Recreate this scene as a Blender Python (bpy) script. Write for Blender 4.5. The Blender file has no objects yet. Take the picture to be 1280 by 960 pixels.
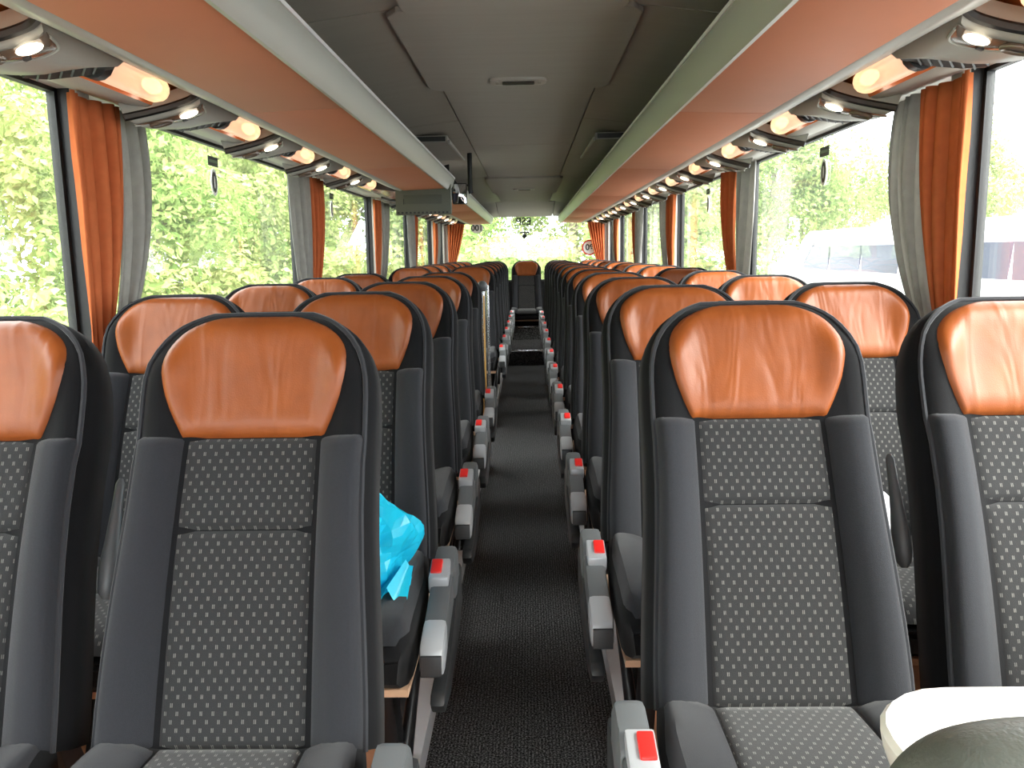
import bpy, bmesh, math, random
from mathutils import Matrix, Vector
R = math.radians
rnd = random.Random(7)
scene = bpy.context.scene
COL = scene.collection

# ------------------------------------------------------------------ camera
CAM_Z = 1.35
cam_d = bpy.data.cameras.new('camera'); cam = bpy.data.objects.new('camera', cam_d); COL.objects.link(cam)
cam_d.sensor_width = 36.0; cam_d.lens = 1035 / 1280 * 36.0; cam_d.clip_start = 0.02; cam_d.clip_end = 500
cam.matrix_world = (Matrix.Translation((0.03, 0, CAM_Z)) @ Matrix.Rotation(R(1.26), 4, 'Z')
                    @ Matrix.Rotation(R(90 - 8.93), 4, 'X') @ Matrix.Rotation(R(-1.0), 4, 'Z'))
scene.camera = cam

# ------------------------------------------------------------------ world: bright overcast sky
world = bpy.data.worlds.new('World'); scene.world = world; world.use_nodes = True
wn = world.node_tree.nodes; wl = world.node_tree.links
bg = wn['Background']
tc = wn.new('ShaderNodeTexCoord'); sx = wn.new('ShaderNodeSeparateXYZ'); rp = wn.new('ShaderNodeValToRGB')
wl.new(tc.outputs['Generated'], sx.inputs[0]); wl.new(sx.outputs['Z'], rp.inputs['Fac'])
rp.color_ramp.elements[0].position = 0.0; rp.color_ramp.elements[0].color = (0.62, 0.66, 0.70, 1)
rp.color_ramp.elements[1].position = 0.9; rp.color_ramp.elements[1].color = (1.0, 1.0, 1.0, 1)
wl.new(rp.outputs['Color'], bg.inputs['Color'])
bg.inputs['Strength'].default_value = 11.0

# high thin cloud: the sun is a broad soft glow
sun_d = bpy.data.lights.new('sun', 'SUN'); sun = bpy.data.objects.new('sun', sun_d); COL.objects.link(sun)
sun_d.energy = 12.0; sun_d.angle = R(40); sun_d.color = (1.0, 0.97, 0.9)
sun.rotation_euler = (R(24), R(46), 0)

vs = scene.view_settings
vs.view_transform = 'Standard'; vs.look = 'None'; vs.gamma = 1.0; vs.use_curve_mapping = False
vs.exposure = 0.28
scene.cycles.use_denoising = True
scene.cycles.max_bounces = 10
scene.cycles.diffuse_bounces = 6
scene.cycles.transparent_max_bounces = 16
scene.cycles.caustics_reflective = False
scene.cycles.caustics_refractive = False
scene.cycles.sample_clamp_indirect = 8.0

# ------------------------------------------------------------------ helpers
def tag(o, label=None, cat=None, group=None, kind=None):
    if label: o['label'] = label
    if cat: o['category'] = cat
    if group: o['group'] = group
    if kind: o['kind'] = kind
    return o

def empty(name, loc=(0, 0, 0), rz=0, parent=None):
    o = bpy.data.objects.new(name, None); COL.objects.link(o)
    o.location = loc; o.rotation_euler = (0, 0, rz); o.empty_display_size = 0.1
    if parent: o.parent = parent
    return o

def link(name, me, parent=None, loc=None):
    o = bpy.data.objects.new(name, me); COL.objects.link(o)
    if parent: o.parent = parent
    if loc: o.location = loc
    return o

class MB:
    """collects verts / faces / uvs of one mesh"""
    def __init__(s): s.v = []; s.f = []; s.uv = {}
    def grid(s, fn, nu, nv, closed_u=False, uvfn=None, flip=False):
        b = len(s.v); cu = nu if closed_u else nu + 1
        for j in range(nv + 1):
            for i in range(cu):
                s.v.append(tuple(fn(i / nu, j / nv)))
                if uvfn: s.uv[len(s.v) - 1] = uvfn(i / nu, j / nv)
        for j in range(nv):
            for i in range(nu):
                a = b + j * cu + i; c = b + j * cu + (i + 1) % cu
                q = (a, c, c + cu, a + cu)
                s.f.append(q[::-1] if flip else q)
        return s
    def ngon(s, pts):
        b = len(s.v); s.v += [tuple(p) for p in pts]; s.f.append(tuple(range(b, b + len(pts)))); return s
    def box(s, x0, x1, y0, y1, z0, z1):
        b = len(s.v)
        s.v += [(x, y, z) for z in (z0, z1) for y in (y0, y1) for x in (x0, x1)]
        for q in ((0, 2, 3, 1), (4, 5, 7, 6), (0, 1, 5, 4), (2, 6, 7, 3), (0, 4, 6, 2), (1, 3, 7, 5)):
            s.f.append(tuple(b + i for i in q))
        return s
    def prism_y(s, pts, y0, y1):
        """closed polygon of (x,z) extruded along y"""
        b = len(s.v); n = len(pts)
        s.v += [(p[0], y0, p[1]) for p in pts] + [(p[0], y1, p[1]) for p in pts]
        s.f.append(tuple(b + i for i in range(n))); s.f.append(tuple(b + n + i for i in reversed(range(n))))
        for i in range(n):
            j = (i + 1) % n
            s.f.append((b + i, b + n + i, b + n + j, b + j))
        return s
    def prism(s, pts, axis_fn, d):
        """closed 2d polygon -> axis_fn(p, t) for t in 0..d"""
        b = len(s.v); n = len(pts)
        s.v += [tuple(axis_fn(p, 0)) for p in pts] + [tuple(axis_fn(p, d)) for p in pts]
        s.f.append(tuple(b + i for i in range(n))); s.f.append(tuple(b + n + i for i in reversed(range(n))))
        for i in range(n):
            j = (i + 1) % n
            s.f.append((b + i, b + n + i, b + n + j, b + j))
        return s
    def tube(s, path, rad, n=8, caps=True):
        path = [Vector(p) for p in path]; b = len(s.v); m = len(path)
        a = None
        for k, p in enumerate(path):
            t = (path[min(k + 1, m - 1)] - path[max(k - 1, 0)]).normalized()
            if a is None:
                a = t.cross(Vector((0.31, 0.17, 0.93)))
                if a.length < 0.2: a = t.cross(Vector((1, 0.1, 0)))
            else:
                a = a - t * a.dot(t)
            a.normalize(); c = t.cross(a)
            r = rad[k] if isinstance(rad, (list, tuple)) else rad
            for i in range(n):
                th = 2 * math.pi * i / n
                s.v.append(tuple(p + a * (r * math.cos(th)) + c * (r * math.sin(th))))
        for k in range(m - 1):
            for i in range(n):
                j = (i + 1) % n
                s.f.append((b + k * n + i, b + k * n + j, b + (k + 1) * n + j, b + (k + 1) * n + i))
        if caps:
            s.f.append(tuple(b + i for i in reversed(range(n))))
            s.f.append(tuple(b + (m - 1) * n + i for i in range(n)))
        return s
    def ball(s, c, rx, ry, rz, nu=14, nv=8):
        return s.grid(lambda u, v: (c[0] + rx * math.cos(2 * math.pi * u) * math.sin(math.pi * min(max(v, .002), .998)),
                                    c[1] + ry * math.sin(2 * math.pi * u) * math.sin(math.pi * min(max(v, .002), .998)),
                                    c[2] - rz * math.cos(math.pi * v)), nu, nv, closed_u=True)
    def mesh(s, name, mat, smooth=True, bevel=0, fix=True, mirror=False, segs=2):
        me = bpy.data.meshes.new(name)
        v = [(-a, b, c) for a, b, c in s.v] if mirror else s.v
        f = [q[::-1] for q in s.f] if mirror else s.f
        me.from_pydata(v, [], f)
        if s.uv:
            ul = me.uv_layers.new(name='UVMap')
            for lp in me.loops:
                ul.data[lp.index].uv = s.uv.get(lp.vertex_index, (0, 0))
        if bevel or fix:
            bm = bmesh.new(); bm.from_mesh(me)
            if fix: bmesh.ops.recalc_face_normals(bm, faces=bm.faces)
            if bevel:
                es = [e for e in bm.edges if len(e.link_faces) == 2 and e.calc_face_angle(0) > 0.5]
                bmesh.ops.bevel(bm, geom=es, offset=bevel, segments=segs, affect='EDGES', profile=0.6)
            bm.to_mesh(me); bm.free()
        for p in me.polygons: p.use_smooth = smooth
        if smooth and hasattr(me, 'set_sharp_from_angle'): me.set_sharp_from_angle(angle=R(50))
        me.materials.append(mat); me.update()
        return me
    def build(s, name, mat, parent=None, loc=None, **k):
        return link(name, s.mesh(name, mat, **k), parent, loc)

def lerp(a, b, t): return a + (b - a) * t
def smooth(t): t = min(max(t, 0), 1); return t * t * (3 - 2 * t)
def interp(tab, x):
    if x <= tab[0][0]: return tab[0][1]
    for (a, b), (c, d) in zip(tab, tab[1:]):
        if x <= c: return lerp(b, d, smooth((x - a) / (c - a)) if False else (x - a) / (c - a))
    return tab[-1][1]

# ------------------------------------------------------------------ materials
def srgb(r, g, b):
    f = lambda c: (c / 255 / 12.92) if c <= 10.3 else ((c / 255 + 0.055) / 1.055) ** 2.4
    return (f(r), f(g), f(b), 1)

def mat(name, col, rough=0.6, metal=0.0, spec=0.5, noise=0, nscale=40, bump=0, bscale=200, sheen=0, coat=0,
        emit=None, estr=0, coord='Object', stretch=None):
    m = bpy.data.materials.new(name); m.use_nodes = True
    n = m.node_tree.nodes; l = m.node_tree.links; p = n['Principled BSDF']
    p.inputs['Base Color'].default_value = col; p.inputs['Roughness'].default_value = rough
    p.inputs['Metallic'].default_value = metal; p.inputs['Specular IOR Level'].default_value = spec
    if sheen: p.inputs['Sheen Weight'].default_value = sheen; p.inputs['Sheen Roughness'].default_value = 0.5
    if coat: p.inputs['Coat Weight'].default_value = coat; p.inputs['Coat Roughness'].default_value = 0.1
    if emit: p.inputs['Emission Color'].default_value = emit; p.inputs['Emission Strength'].default_value = estr
    if noise or bump:
        t = n.new('ShaderNodeTexCoord'); src = t.outputs[coord]
        if stretch:
            mp = n.new('ShaderNodeMapping'); mp.inputs['Scale'].default_value = stretch
            l.new(src, mp.inputs['Vector']); src = mp.outputs['Vector']
    if noise:
        nz = n.new('ShaderNodeTexNoise'); nz.inputs['Scale'].default_value = nscale; nz.inputs['Detail'].default_value = 5
        l.new(src, nz.inputs['Vector'])
        mx = n.new('ShaderNodeMix'); mx.data_type = 'RGBA'
        mx.inputs[6].default_value = tuple(c * (1 - noise) for c in col[:3]) + (1,)
        mx.inputs[7].default_value = tuple(min(c * (1 + noise), 1) for c in col[:3]) + (1,)
        l.new(nz.outputs['Fac'], mx.inputs[0]); l.new(mx.outputs[2], p.inputs['Base Color'])
    if bump:
        nb = n.new('ShaderNodeTexNoise'); nb.inputs['Scale'].default_value = bscale; nb.inputs['Detail'].default_value = 3
        l.new(src, nb.inputs['Vector'])
        bp = n.new('ShaderNodeBump'); bp.inputs['Strength'].default_value = bump; bp.inputs['Distance'].default_value = 0.002
        l.new(nb.outputs['Fac'], bp.inputs['Height']); l.new(bp.outputs['Normal'], p.inputs['Normal'])
    return m

M = {}
M['fabric'] = mat('plain_fabric', srgb(36, 37, 41), 0.9, spec=0.18, noise=0.22, nscale=300, bump=0.3, bscale=900, sheen=0.15)
M['black_fabric'] = mat('black_fabric', srgb(14, 14, 16), 0.92, spec=0.15, noise=0.2, nscale=250, bump=0.25, bscale=900, sheen=0.08)
M['piping'] = mat('piping_fabric', srgb(38, 39, 43), 0.85, spec=0.25, bump=0.2, bscale=700, sheen=0.2)
M['grey_plastic'] = mat('grey_plastic', srgb(88, 91, 93), 0.42, bump=0.06, bscale=900)
M['dark_plastic'] = mat('dark_plastic', srgb(42, 44, 46), 0.4, bump=0.06, bscale=900)
M['silver_plastic'] = mat('silver_plastic', srgb(172, 175, 179), 0.33, metal=0.25)
M['red'] = mat('red_button', srgb(215, 40, 36), 0.35, emit=None)
M['black_metal'] = mat('black_metal', srgb(26, 26, 28), 0.35, spec=0.5)
M['chrome'] = mat('brushed_steel', srgb(205, 206, 210), 0.22, metal=0.9)
M['white_metal'] = mat('white_metal', srgb(226, 226, 228), 0.4)
M['ply'] = mat('plywood', srgb(206, 168, 138), 0.6, noise=0.15, nscale=20)
M['podium'] = mat('tan_floor', srgb(205, 145, 105), 0.45, noise=0.1, nscale=12)
M['trim_grey'] = mat('warm_grey_trim', srgb(168, 164, 156), 0.5, bump=0.04, bscale=600)
M['lip_grey'] = mat('light_grey_lip', srgb(162, 163, 157), 0.42, bump=0.03, bscale=600)
M['pod_grey'] = mat('pod_grey', srgb(150, 149, 142), 0.38)
M['pod_dark'] = mat('pod_bronze', srgb(92, 78, 66), 0.18, spec=0.6, coat=0.4)
M['black'] = mat('black_rubber', srgb(16, 16, 16), 0.5)
M['rack_orange'] = mat('orange_leatherette', srgb(190, 118, 84), 0.62, noise=0.07, nscale=5, bump=0.1, bscale=350)
M['ceiling'] = mat('ceiling_felt', srgb(160, 156, 148), 0.85, spec=0.2, noise=0.07, nscale=14, bump=0.12, bscale=500, stretch=(0.25, 2.5, 1))
M['ceiling_side'] = mat('ceiling_side_felt', srgb(148, 143, 134), 0.6, spec=0.3, noise=0.08, nscale=9, bump=0.04, bscale=500, stretch=(0.3, 2, 1))
M['wall'] = mat('wall_grey', srgb(128, 126, 122), 0.75, bump=0.1, bscale=500)
M['cove'] = mat('cove_orange', srgb(205, 120, 70), 0.16, spec=0.6, coat=0.5)
M['lens'] = mat('lamp_lens', srgb(255, 250, 240), 0.3, emit=(1, 0.88, 0.68, 1), estr=3.0)
M['bulb'] = mat('warm_bulb', srgb(255, 230, 160), 0.3, emit=(1, 0.70, 0.28, 1), estr=2.2)
M['yellow'] = mat('yellow_strip', srgb(226, 178, 92), 0.35)
M['monitor'] = mat('monitor_grey', srgb(82, 84, 72), 0.55, bump=0.05, bscale=800)
M['monitor_dark'] = mat('monitor_recess', srgb(66, 68, 58), 0.55)
M['mirror'] = mat('mirror_glass', (0.9, 0.9, 0.92, 1), 0.02, metal=1.0)
M['tray'] = mat('white_tray', srgb(238, 236, 228), 0.3)
M['vinyl'] = mat('grey_vinyl', srgb(88, 92, 86), 0.45, noise=0.12, nscale=60, bump=0.35, bscale=260)
M['asphalt'] = mat('asphalt', srgb(130, 130, 128), 0.9, noise=0.2, nscale=3)
M['white_paint'] = mat('white_paint', srgb(240, 241, 243), 0.25, coat=0.4)
M['dark_glass'] = mat('dark_glass', srgb(58, 62, 84), 0.2, spec=0.25)
M['tyre'] = mat('tyre', srgb(24, 24, 24), 0.8)
M['bark'] = mat('pale_bark', srgb(150, 138, 116), 0.85, noise=0.35, nscale=9, bump=0.4, bscale=40)
M['sticker_white'] = mat('sticker_white', srgb(240, 240, 238), 0.5)
M['sticker_black'] = mat('sticker_black', srgb(34, 40, 36), 0.5)
M['sticker_red'] = mat('sticker_red', srgb(205, 60, 40), 0.5)

def patterned():
    m = mat('dotted_fabric', srgb(76, 77, 80), 0.9, spec=0.18, sheen=0.15)
    n = m.node_tree.nodes; l = m.node_tree.links; p = n['Principled BSDF']
    uv = n.new('ShaderNodeTexCoord'); sp = n.new('ShaderNodeSeparateXYZ'); l.new(uv.outputs['UV'], sp.inputs[0])
    def mth(op, a, b=None, c=None):
        k = n.new('ShaderNodeMath'); k.operation = op
        for i, q in enumerate((a, b, c)):
            if q is None: continue
            if isinstance(q, (int, float)): k.inputs[i].default_value = q
            else: l.new(q, k.inputs[i])
        return k.outputs[0]
    PX, PY = 0.0195, 0.0128
    v = mth('DIVIDE', sp.outputs['Y'], PY); row = mth('FLOOR', v); fv = mth('FRACT', v)
    par = mth('MULTIPLY', mth('FLOORED_MODULO', row, 2.0), 0.5)
    u = mth('ADD', mth('DIVIDE', sp.outputs['X'], PX), par); fu = mth('FRACT', u)
    du = mth('ABSOLUTE', mth('SUBTRACT', fu, 0.5)); dv = mth('ABSOLUTE', mth('SUBTRACT', fv, 0.5))
    a = mth('LESS_THAN', du, 0.105); b = mth('LESS_THAN', dv, 0.26)
    gap = mth('GREATER_THAN', du, 0.028)
    f = mth('MULTIPLY', mth('MULTIPLY', a, b), gap)
    nz = n.new('ShaderNodeTexNoise'); nz.inputs['Scale'].default_value = 420; l.new(uv.outputs['UV'], nz.inputs['Vector'])
    f = mth('MULTIPLY', f, mth('MULTIPLY_ADD', nz.outputs['Fac'], 0.7, 0.35))
    mx = n.new('ShaderNodeMix'); mx.data_type = 'RGBA'
    mx.inputs[6].default_value = srgb(38, 38, 39); mx.inputs[7].default_value = srgb(114, 113, 109)
    l.new(f, mx.inputs[0]); l.new(mx.outputs[2], p.inputs['Base Color'])
    wv = n.new('ShaderNodeTexNoise'); wv.inputs['Scale'].default_value = 700; l.new(uv.outputs['UV'], wv.inputs['Vector'])
    bp = n.new('ShaderNodeBump'); bp.inputs['Strength'].default_value = 0.3; bp.inputs['Distance'].default_value = 0.002
    l.new(wv.outputs['Fac'], bp.inputs['Height']); l.new(bp.outputs['Normal'], p.inputs['Normal'])
    return m
M['dotted'] = patterned()

def leather():
    m = mat('orange_leather', srgb(150, 76, 38), 0.42, spec=0.35)
    n = m.node_tree.nodes; l = m.node_tree.links; p = n['Principled BSDF']
    uv = n.new('ShaderNodeTexCoord'); oi = n.new('ShaderNodeObjectInfo')
    ad = n.new('ShaderNodeVectorMath'); ad.operation = 'ADD'
    cb = n.new('ShaderNodeCombineXYZ')
    ml = n.new('ShaderNodeMath'); ml.operation = 'MULTIPLY'; ml.inputs[1].default_value = 9.0
    l.new(oi.outputs['Random'], ml.inputs[0]); l.new(ml.outputs[0], cb.inputs[0]); l.new(ml.outputs[0], cb.inputs[2])
    l.new(uv.outputs['UV'], ad.inputs[0]); l.new(cb.outputs[0], ad.inputs[1])
    mp = n.new('ShaderNodeMapping'); mp.inputs['Scale'].default_value = (17, 4.0, 1); l.new(ad.outputs[0], mp.inputs['Vector'])
    nz = n.new('ShaderNodeTexNoise'); nz.inputs['Scale'].default_value = 1.0; nz.inputs['Detail'].default_value = 2.0
    nz.inputs['Distortion'].default_value = 0.6
    l.new(mp.outputs[0], nz.inputs['Vector'])
    b1 = n.new('ShaderNodeBump'); b1.inputs['Strength'].default_value = 0.55; b1.inputs['Distance'].default_value = 0.012
    l.new(nz.outputs['Fac'], b1.inputs['Height'])
    gr = n.new('ShaderNodeTexNoise'); gr.inputs['Scale'].default_value = 420; l.new(ad.outputs[0], gr.inputs['Vector'])
    b2 = n.new('ShaderNodeBump'); b2.inputs['Strength'].default_value = 0.12; b2.inputs['Distance'].default_value = 0.002
    l.new(gr.outputs['Fac'], b2.inputs['Height']); l.new(b1.outputs[0], b2.inputs['Normal']); l.new(b2.outputs[0], p.inputs['Normal'])
    n2 = n.new('ShaderNodeTexNoise'); n2.inputs['Scale'].default_value = 14; n2.inputs['Detail'].default_value = 6
    l.new(ad.outputs[0], n2.inputs['Vector'])
    mx = n.new('ShaderNodeMix'); mx.data_type = 'RGBA'
    mx.inputs[6].default_value = srgb(112, 54, 20); mx.inputs[7].default_value = srgb(146, 78, 33)
    l.new(n2.outputs['Fac'], mx.inputs[0]); l.new(mx.outputs[2], p.inputs['Base Color'])
    return m
M['leather'] = leather()

def carpet():
    m = mat('ribbed_carpet', srgb(40, 40, 40), 0.95, spec=0.2)
    n = m.node_tree.nodes; l = m.node_tree.links; p = n['Principled BSDF']
    t = n.new('ShaderNodeTexCoord')
    wv = n.new('ShaderNodeTexWave'); wv.wave_type = 'BANDS'; wv.bands_direction = 'X'
    wv.inputs['Scale'].default_value = 32; wv.inputs['Distortion'].default_value = 1.2; wv.inputs['Detail'].default_value = 2
    wv.inputs['Detail Scale'].default_value = 6
    l.new(t.outputs['Object'], wv.inputs['Vector'])
    nz = n.new('ShaderNodeTexNoise'); nz.inputs['Scale'].default_value = 190; nz.inputs['Detail'].default_value = 2
    l.new(t.outputs['Object'], nz.inputs['Vector'])
    w2 = n.new('ShaderNodeMath'); w2.operation = 'MULTIPLY_ADD'; w2.inputs[1].default_value = .55; w2.inputs[2].default_value = .35; l.new(wv.outputs['Fac'], w2.inputs[0])
    n2 = n.new('ShaderNodeMapRange'); n2.inputs['From Min'].default_value = .42; n2.inputs['From Max'].default_value = .72; l.new(nz.outputs['Fac'], n2.inputs['Value'])
    a = n.new('ShaderNodeMath'); a.operation = 'MULTIPLY'; l.new(w2.outputs[0], a.inputs[0]); l.new(n2.outputs[0], a.inputs[1])
    mx = n.new('ShaderNodeMix'); mx.data_type = 'RGBA'
    mx.inputs[6].default_value = srgb(16, 16, 16); mx.inputs[7].default_value = srgb(172, 172, 172)
    l.new(a.outputs[0], mx.inputs[0]); l.new(mx.outputs[2], p.inputs['Base Color'])
    bp = n.new('ShaderNodeBump'); bp.inputs['Strength'].default_value = 0.8; bp.inputs['Distance'].default_value = 0.004
    l.new(a.outputs[0], bp.inputs['Height']); l.new(bp.outputs[0], p.inputs['Normal'])
    return m
M['carpet'] = carpet()

def cloth(name, col, trans=0.4):
    m = bpy.data.materials.new(name); m.use_nodes = True
    n = m.node_tree.nodes; l = m.node_tree.links; n.clear()
    o = n.new('ShaderNodeOutputMaterial'); d = n.new('ShaderNodeBsdfDiffuse'); t = n.new('ShaderNodeBsdfTranslucent')
    mx = n.new('ShaderNodeMixShader'); mx.inputs[0].default_value = trans
    tcx = n.new('ShaderNodeTexCoord'); nz = n.new('ShaderNodeTexNoise'); nz.inputs['Scale'].default_value = 30
    l.new(tcx.outputs['Object'], nz.inputs['Vector'])
    cm = n.new('ShaderNodeMix'); cm.data_type = 'RGBA'
    cm.inputs[6].default_value = tuple(c * 0.85 for c in col[:3]) + (1,); cm.inputs[7].default_value = tuple(min(1, c * 1.15) for c in col[:3]) + (1,)
    l.new(nz.outputs['Fac'], cm.inputs[0])
    l.new(cm.outputs[2], d.inputs['Color']); l.new(cm.outputs[2], t.inputs['Color'])
    l.new(d.outputs[0], mx.inputs[1]); l.new(t.outputs[0], mx.inputs[2]); l.new(mx.outputs[0], o.inputs[0])
    return m
M['curtain_orange'] = cloth('orange_curtain_cloth', srgb(192, 108, 68), 0.15)
M['curtain_grey'] = cloth('grey_curtain_cloth', srgb(165, 163, 158), 0.4)
M['bag_plastic'] = cloth('clear_bag_film', srgb(226, 228, 238), 0.35)

def leaf_mat(name, c1, c2):
    m = bpy.data.materials.new(name); m.use_nodes = True
    n = m.node_tree.nodes; l = m.node_tree.links; n.clear()
    o = n.new('ShaderNodeOutputMaterial'); d = n.new('ShaderNodeBsdfDiffuse'); t = n.new('ShaderNodeBsdfTranslucent')
    mx = n.new('ShaderNodeMixShader'); mx.inputs[0].default_value = 0.45
    g = n.new('ShaderNodeNewGeometry'); cm = n.new('ShaderNodeMix'); cm.data_type = 'RGBA'
    cm.inputs[6].default_value = c1; cm.inputs[7].default_value = c2
    l.new(g.outputs['Random Per Island'], cm.inputs[0])
    l.new(cm.outputs[2], d.inputs['Color']); l.new(cm.outputs[2], t.inputs['Color'])
    l.new(d.outputs[0], mx.inputs[1]); l.new(t.outputs[0], mx.inputs[2]); l.new(mx.outputs[0], o.inputs[0])
    return m
M['leaf_a'] = leaf_mat('spring_leaves', (0.20, 0.28, 0.08, 1), (0.50, 0.55, 0.24, 1))
M['leaf_b'] = leaf_mat('fresh_leaves', (0.14, 0.24, 0.06, 1), (0.42, 0.51, 0.19, 1))

def glass_mat(name, tint, base, k, veil=0, veil_col=(1, 1, 1, 1)):
    m = bpy.data.materials.new(name); m.use_nodes = True
    n = m.node_tree.nodes; l = m.node_tree.links; n.clear()
    o = n.new('ShaderNodeOutputMaterial'); t = n.new('ShaderNodeBsdfTransparent'); g = n.new('ShaderNodeBsdfGlossy')
    t.inputs['Color'].default_value = tint; g.inputs['Roughness'].default_value = 0.0
    lw = n.new('ShaderNodeLayerWeight'); lw.inputs['Blend'].default_value = 0.5
    pw = n.new('ShaderNodeMath'); pw.operation = 'POWER'; pw.inputs[1].default_value = 5
    l.new(lw.outputs['Facing'], pw.inputs[0])
    ma = n.new('ShaderNodeMath'); ma.operation = 'MULTIPLY_ADD'; ma.inputs[1].default_value = k; ma.inputs[2].default_value = base
    l.new(pw.outputs[0], ma.inputs[0])
    mx = n.new('ShaderNodeMixShader'); l.new(ma.outputs[0], mx.inputs[0]); l.new(t.outputs[0], mx.inputs[1]); l.new(g.outputs[0], mx.inputs[2])
    if veil:  # milky share: glare veil painted on panes, diffuser on lamp covers
        tr_ = n.new('ShaderNodeBsdfTranslucent'); tr_.inputs['Color'].default_value = veil_col
        m2 = n.new('ShaderNodeMixShader'); m2.inputs[0].default_value = veil
        l.new(mx.outputs[0], m2.inputs[1]); l.new(tr_.outputs[0], m2.inputs[2]); l.new(m2.outputs[0], o.inputs[0])
    else: l.new(mx.outputs[0], o.inputs[0])
    return m
M['glass'] = glass_mat('window_glass', (0.97, 0.985, 0.975, 1), 0.04, 0.75, .013, (.9, .92, .88, 1))  # slight milky veil mixed in to imitate overexposed glare on the panes
def glow(m, col, st):
    n = m.node_tree.nodes; l = m.node_tree.links; o = [q for q in n if q.type == 'OUTPUT_MATERIAL'][0]
    src = o.inputs[0].links[0].from_socket; e = n.new('ShaderNodeEmission'); e.inputs['Color'].default_value = col; e.inputs['Strength'].default_value = st
    ad = n.new('ShaderNodeAddShader'); l.new(src, ad.inputs[0]); l.new(e.outputs[0], ad.inputs[1]); l.new(ad.outputs[0], o.inputs[0])
    return m
M['lamp_glass'] = glass_mat('lamp_cover', (1.0, 0.90, 0.80, 1), 0.06, 0.6, .5, (1, .88, .78, 1)); glow(M['lamp_glass'], (1, .72, .5, 1), .32)

def film():
    m = bpy.data.materials.new('turquoise_bag_film'); m.use_nodes = True
    n = m.node_tree.nodes; l = m.node_tree.links; p = n['Principled BSDF']
    p.inputs['Base Color'].default_value = srgb(40, 214, 246); p.inputs['Roughness'].default_value = 0.25
    t = n.new('ShaderNodeBsdfTranslucent'); t.inputs['Color'].default_value = srgb(40, 215, 240)
    mx = n.new('ShaderNodeMixShader'); mx.inputs[0].default_value = 0.4
    o = n['Material Output']; l.new(p.outputs[0], mx.inputs[1]); l.new(t.outputs[0], mx.inputs[2]); l.new(mx.outputs[0], o.inputs[0])
    return m
M['bag_blue'] = film()

# ------------------------------------------------------------------ dimensions
HW = 1.24            # half width to the glass
SILL, WTOP = 0.88, 1.83
Y_FRONT, Y_REAR = -2.4, 12.65
AISLE = 0.27
POD_Z = 0.07
STEP_Y1, STEP_Y2, BENCH_Y = 10.05, 11.35, 11.75
DOOR0, DOOR1 = 5.25, 6.35
PILLARS = [-2.35, 0.02, 2.43, 4.76, 6.95, 9.07, 11.2, 12.6]
CURTAIN_Y = [2.37, 4.70, 6.88, 9.02, 11.15]

# ------------------------------------------------------------------ floor, platforms, steps
fl = MB().box(-AISLE, AISLE, Y_FRONT, STEP_Y1, -0.06, 0.0).build('floor', M['carpet'], smooth=False)
tag(fl, 'black ribbed carpet running down the aisle', 'floor', kind='structure')

def platform(name, side, spans, label):
    root = empty(name); tag(root, label, 'platform', kind='structure')
    for (a, b) in spans:
        x0, x1 = (AISLE, HW + .02) if side > 0 else (-HW - .02, -AISLE)
        MB().box(x0, x1, a, b, -0.06, POD_Z).build('platform_top', M['podium'], root, smooth=False)
        xa, xb = (AISLE - .006, AISLE + .06) if side > 0 else (-AISLE - .06, -AISLE + .006)
        MB().box(xa, xb, a, b, -0.01, POD_Z + .006).build('edge_trim', M['white_metal'], root, smooth=False)
    return root
platform('platform_left', -1, [(Y_FRONT, DOOR0), (DOOR1, 12.6)], 'tan platform under the seats on the handrail side')
platform('platform_right', 1, [(Y_FRONT, 12.6)], 'tan platform under the unbroken seat rows')
sw = empty('stairwell'); tag(sw, 'dark stairwell beside the handrail', 'stairs', kind='structure')
MB().box(-.62, -AISLE, DOOR0, DOOR1, -0.36, -0.3).build('tread', M['carpet'], sw, smooth=False)
MB().box(-HW, -.62, DOOR0, DOOR1, -0.66, -0.6).build('tread', M['carpet'], sw, smooth=False)
MB().box(-.64, -.61, DOOR0, DOOR1, -0.6, -0.3).build('riser', M['black'], sw, smooth=False)
MB().box(-AISLE - .02, -AISLE, DOOR0, DOOR1, -0.3, -.0).build('riser', M['black'], sw, smooth=False)
st = empty('step_1'); tag(st, 'first carpeted step up at the back of the aisle', 'step', kind='structure')
MB().box(-AISLE, AISLE, STEP_Y1, STEP_Y2, -.06, .18).build('tread', M['carpet'], st, smooth=False)
MB().box(-AISLE, AISLE, STEP_Y1 - .012, STEP_Y1 + .03, .165, .187).build('nosing', M['chrome'], st, bevel=.004)
st = empty('step_2'); tag(st, 'upper carpeted step in front of the rear bench', 'step', kind='structure')
MB().box(-AISLE, AISLE, STEP_Y2, 12.6, -.06, .36).build('tread', M['carpet'], st, smooth=False)
MB().box(-.12, .1, STEP_Y2 - .012, STEP_Y2 + .03, .345, .367).build('nosing', M['chrome'], st, bevel=.004)

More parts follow.
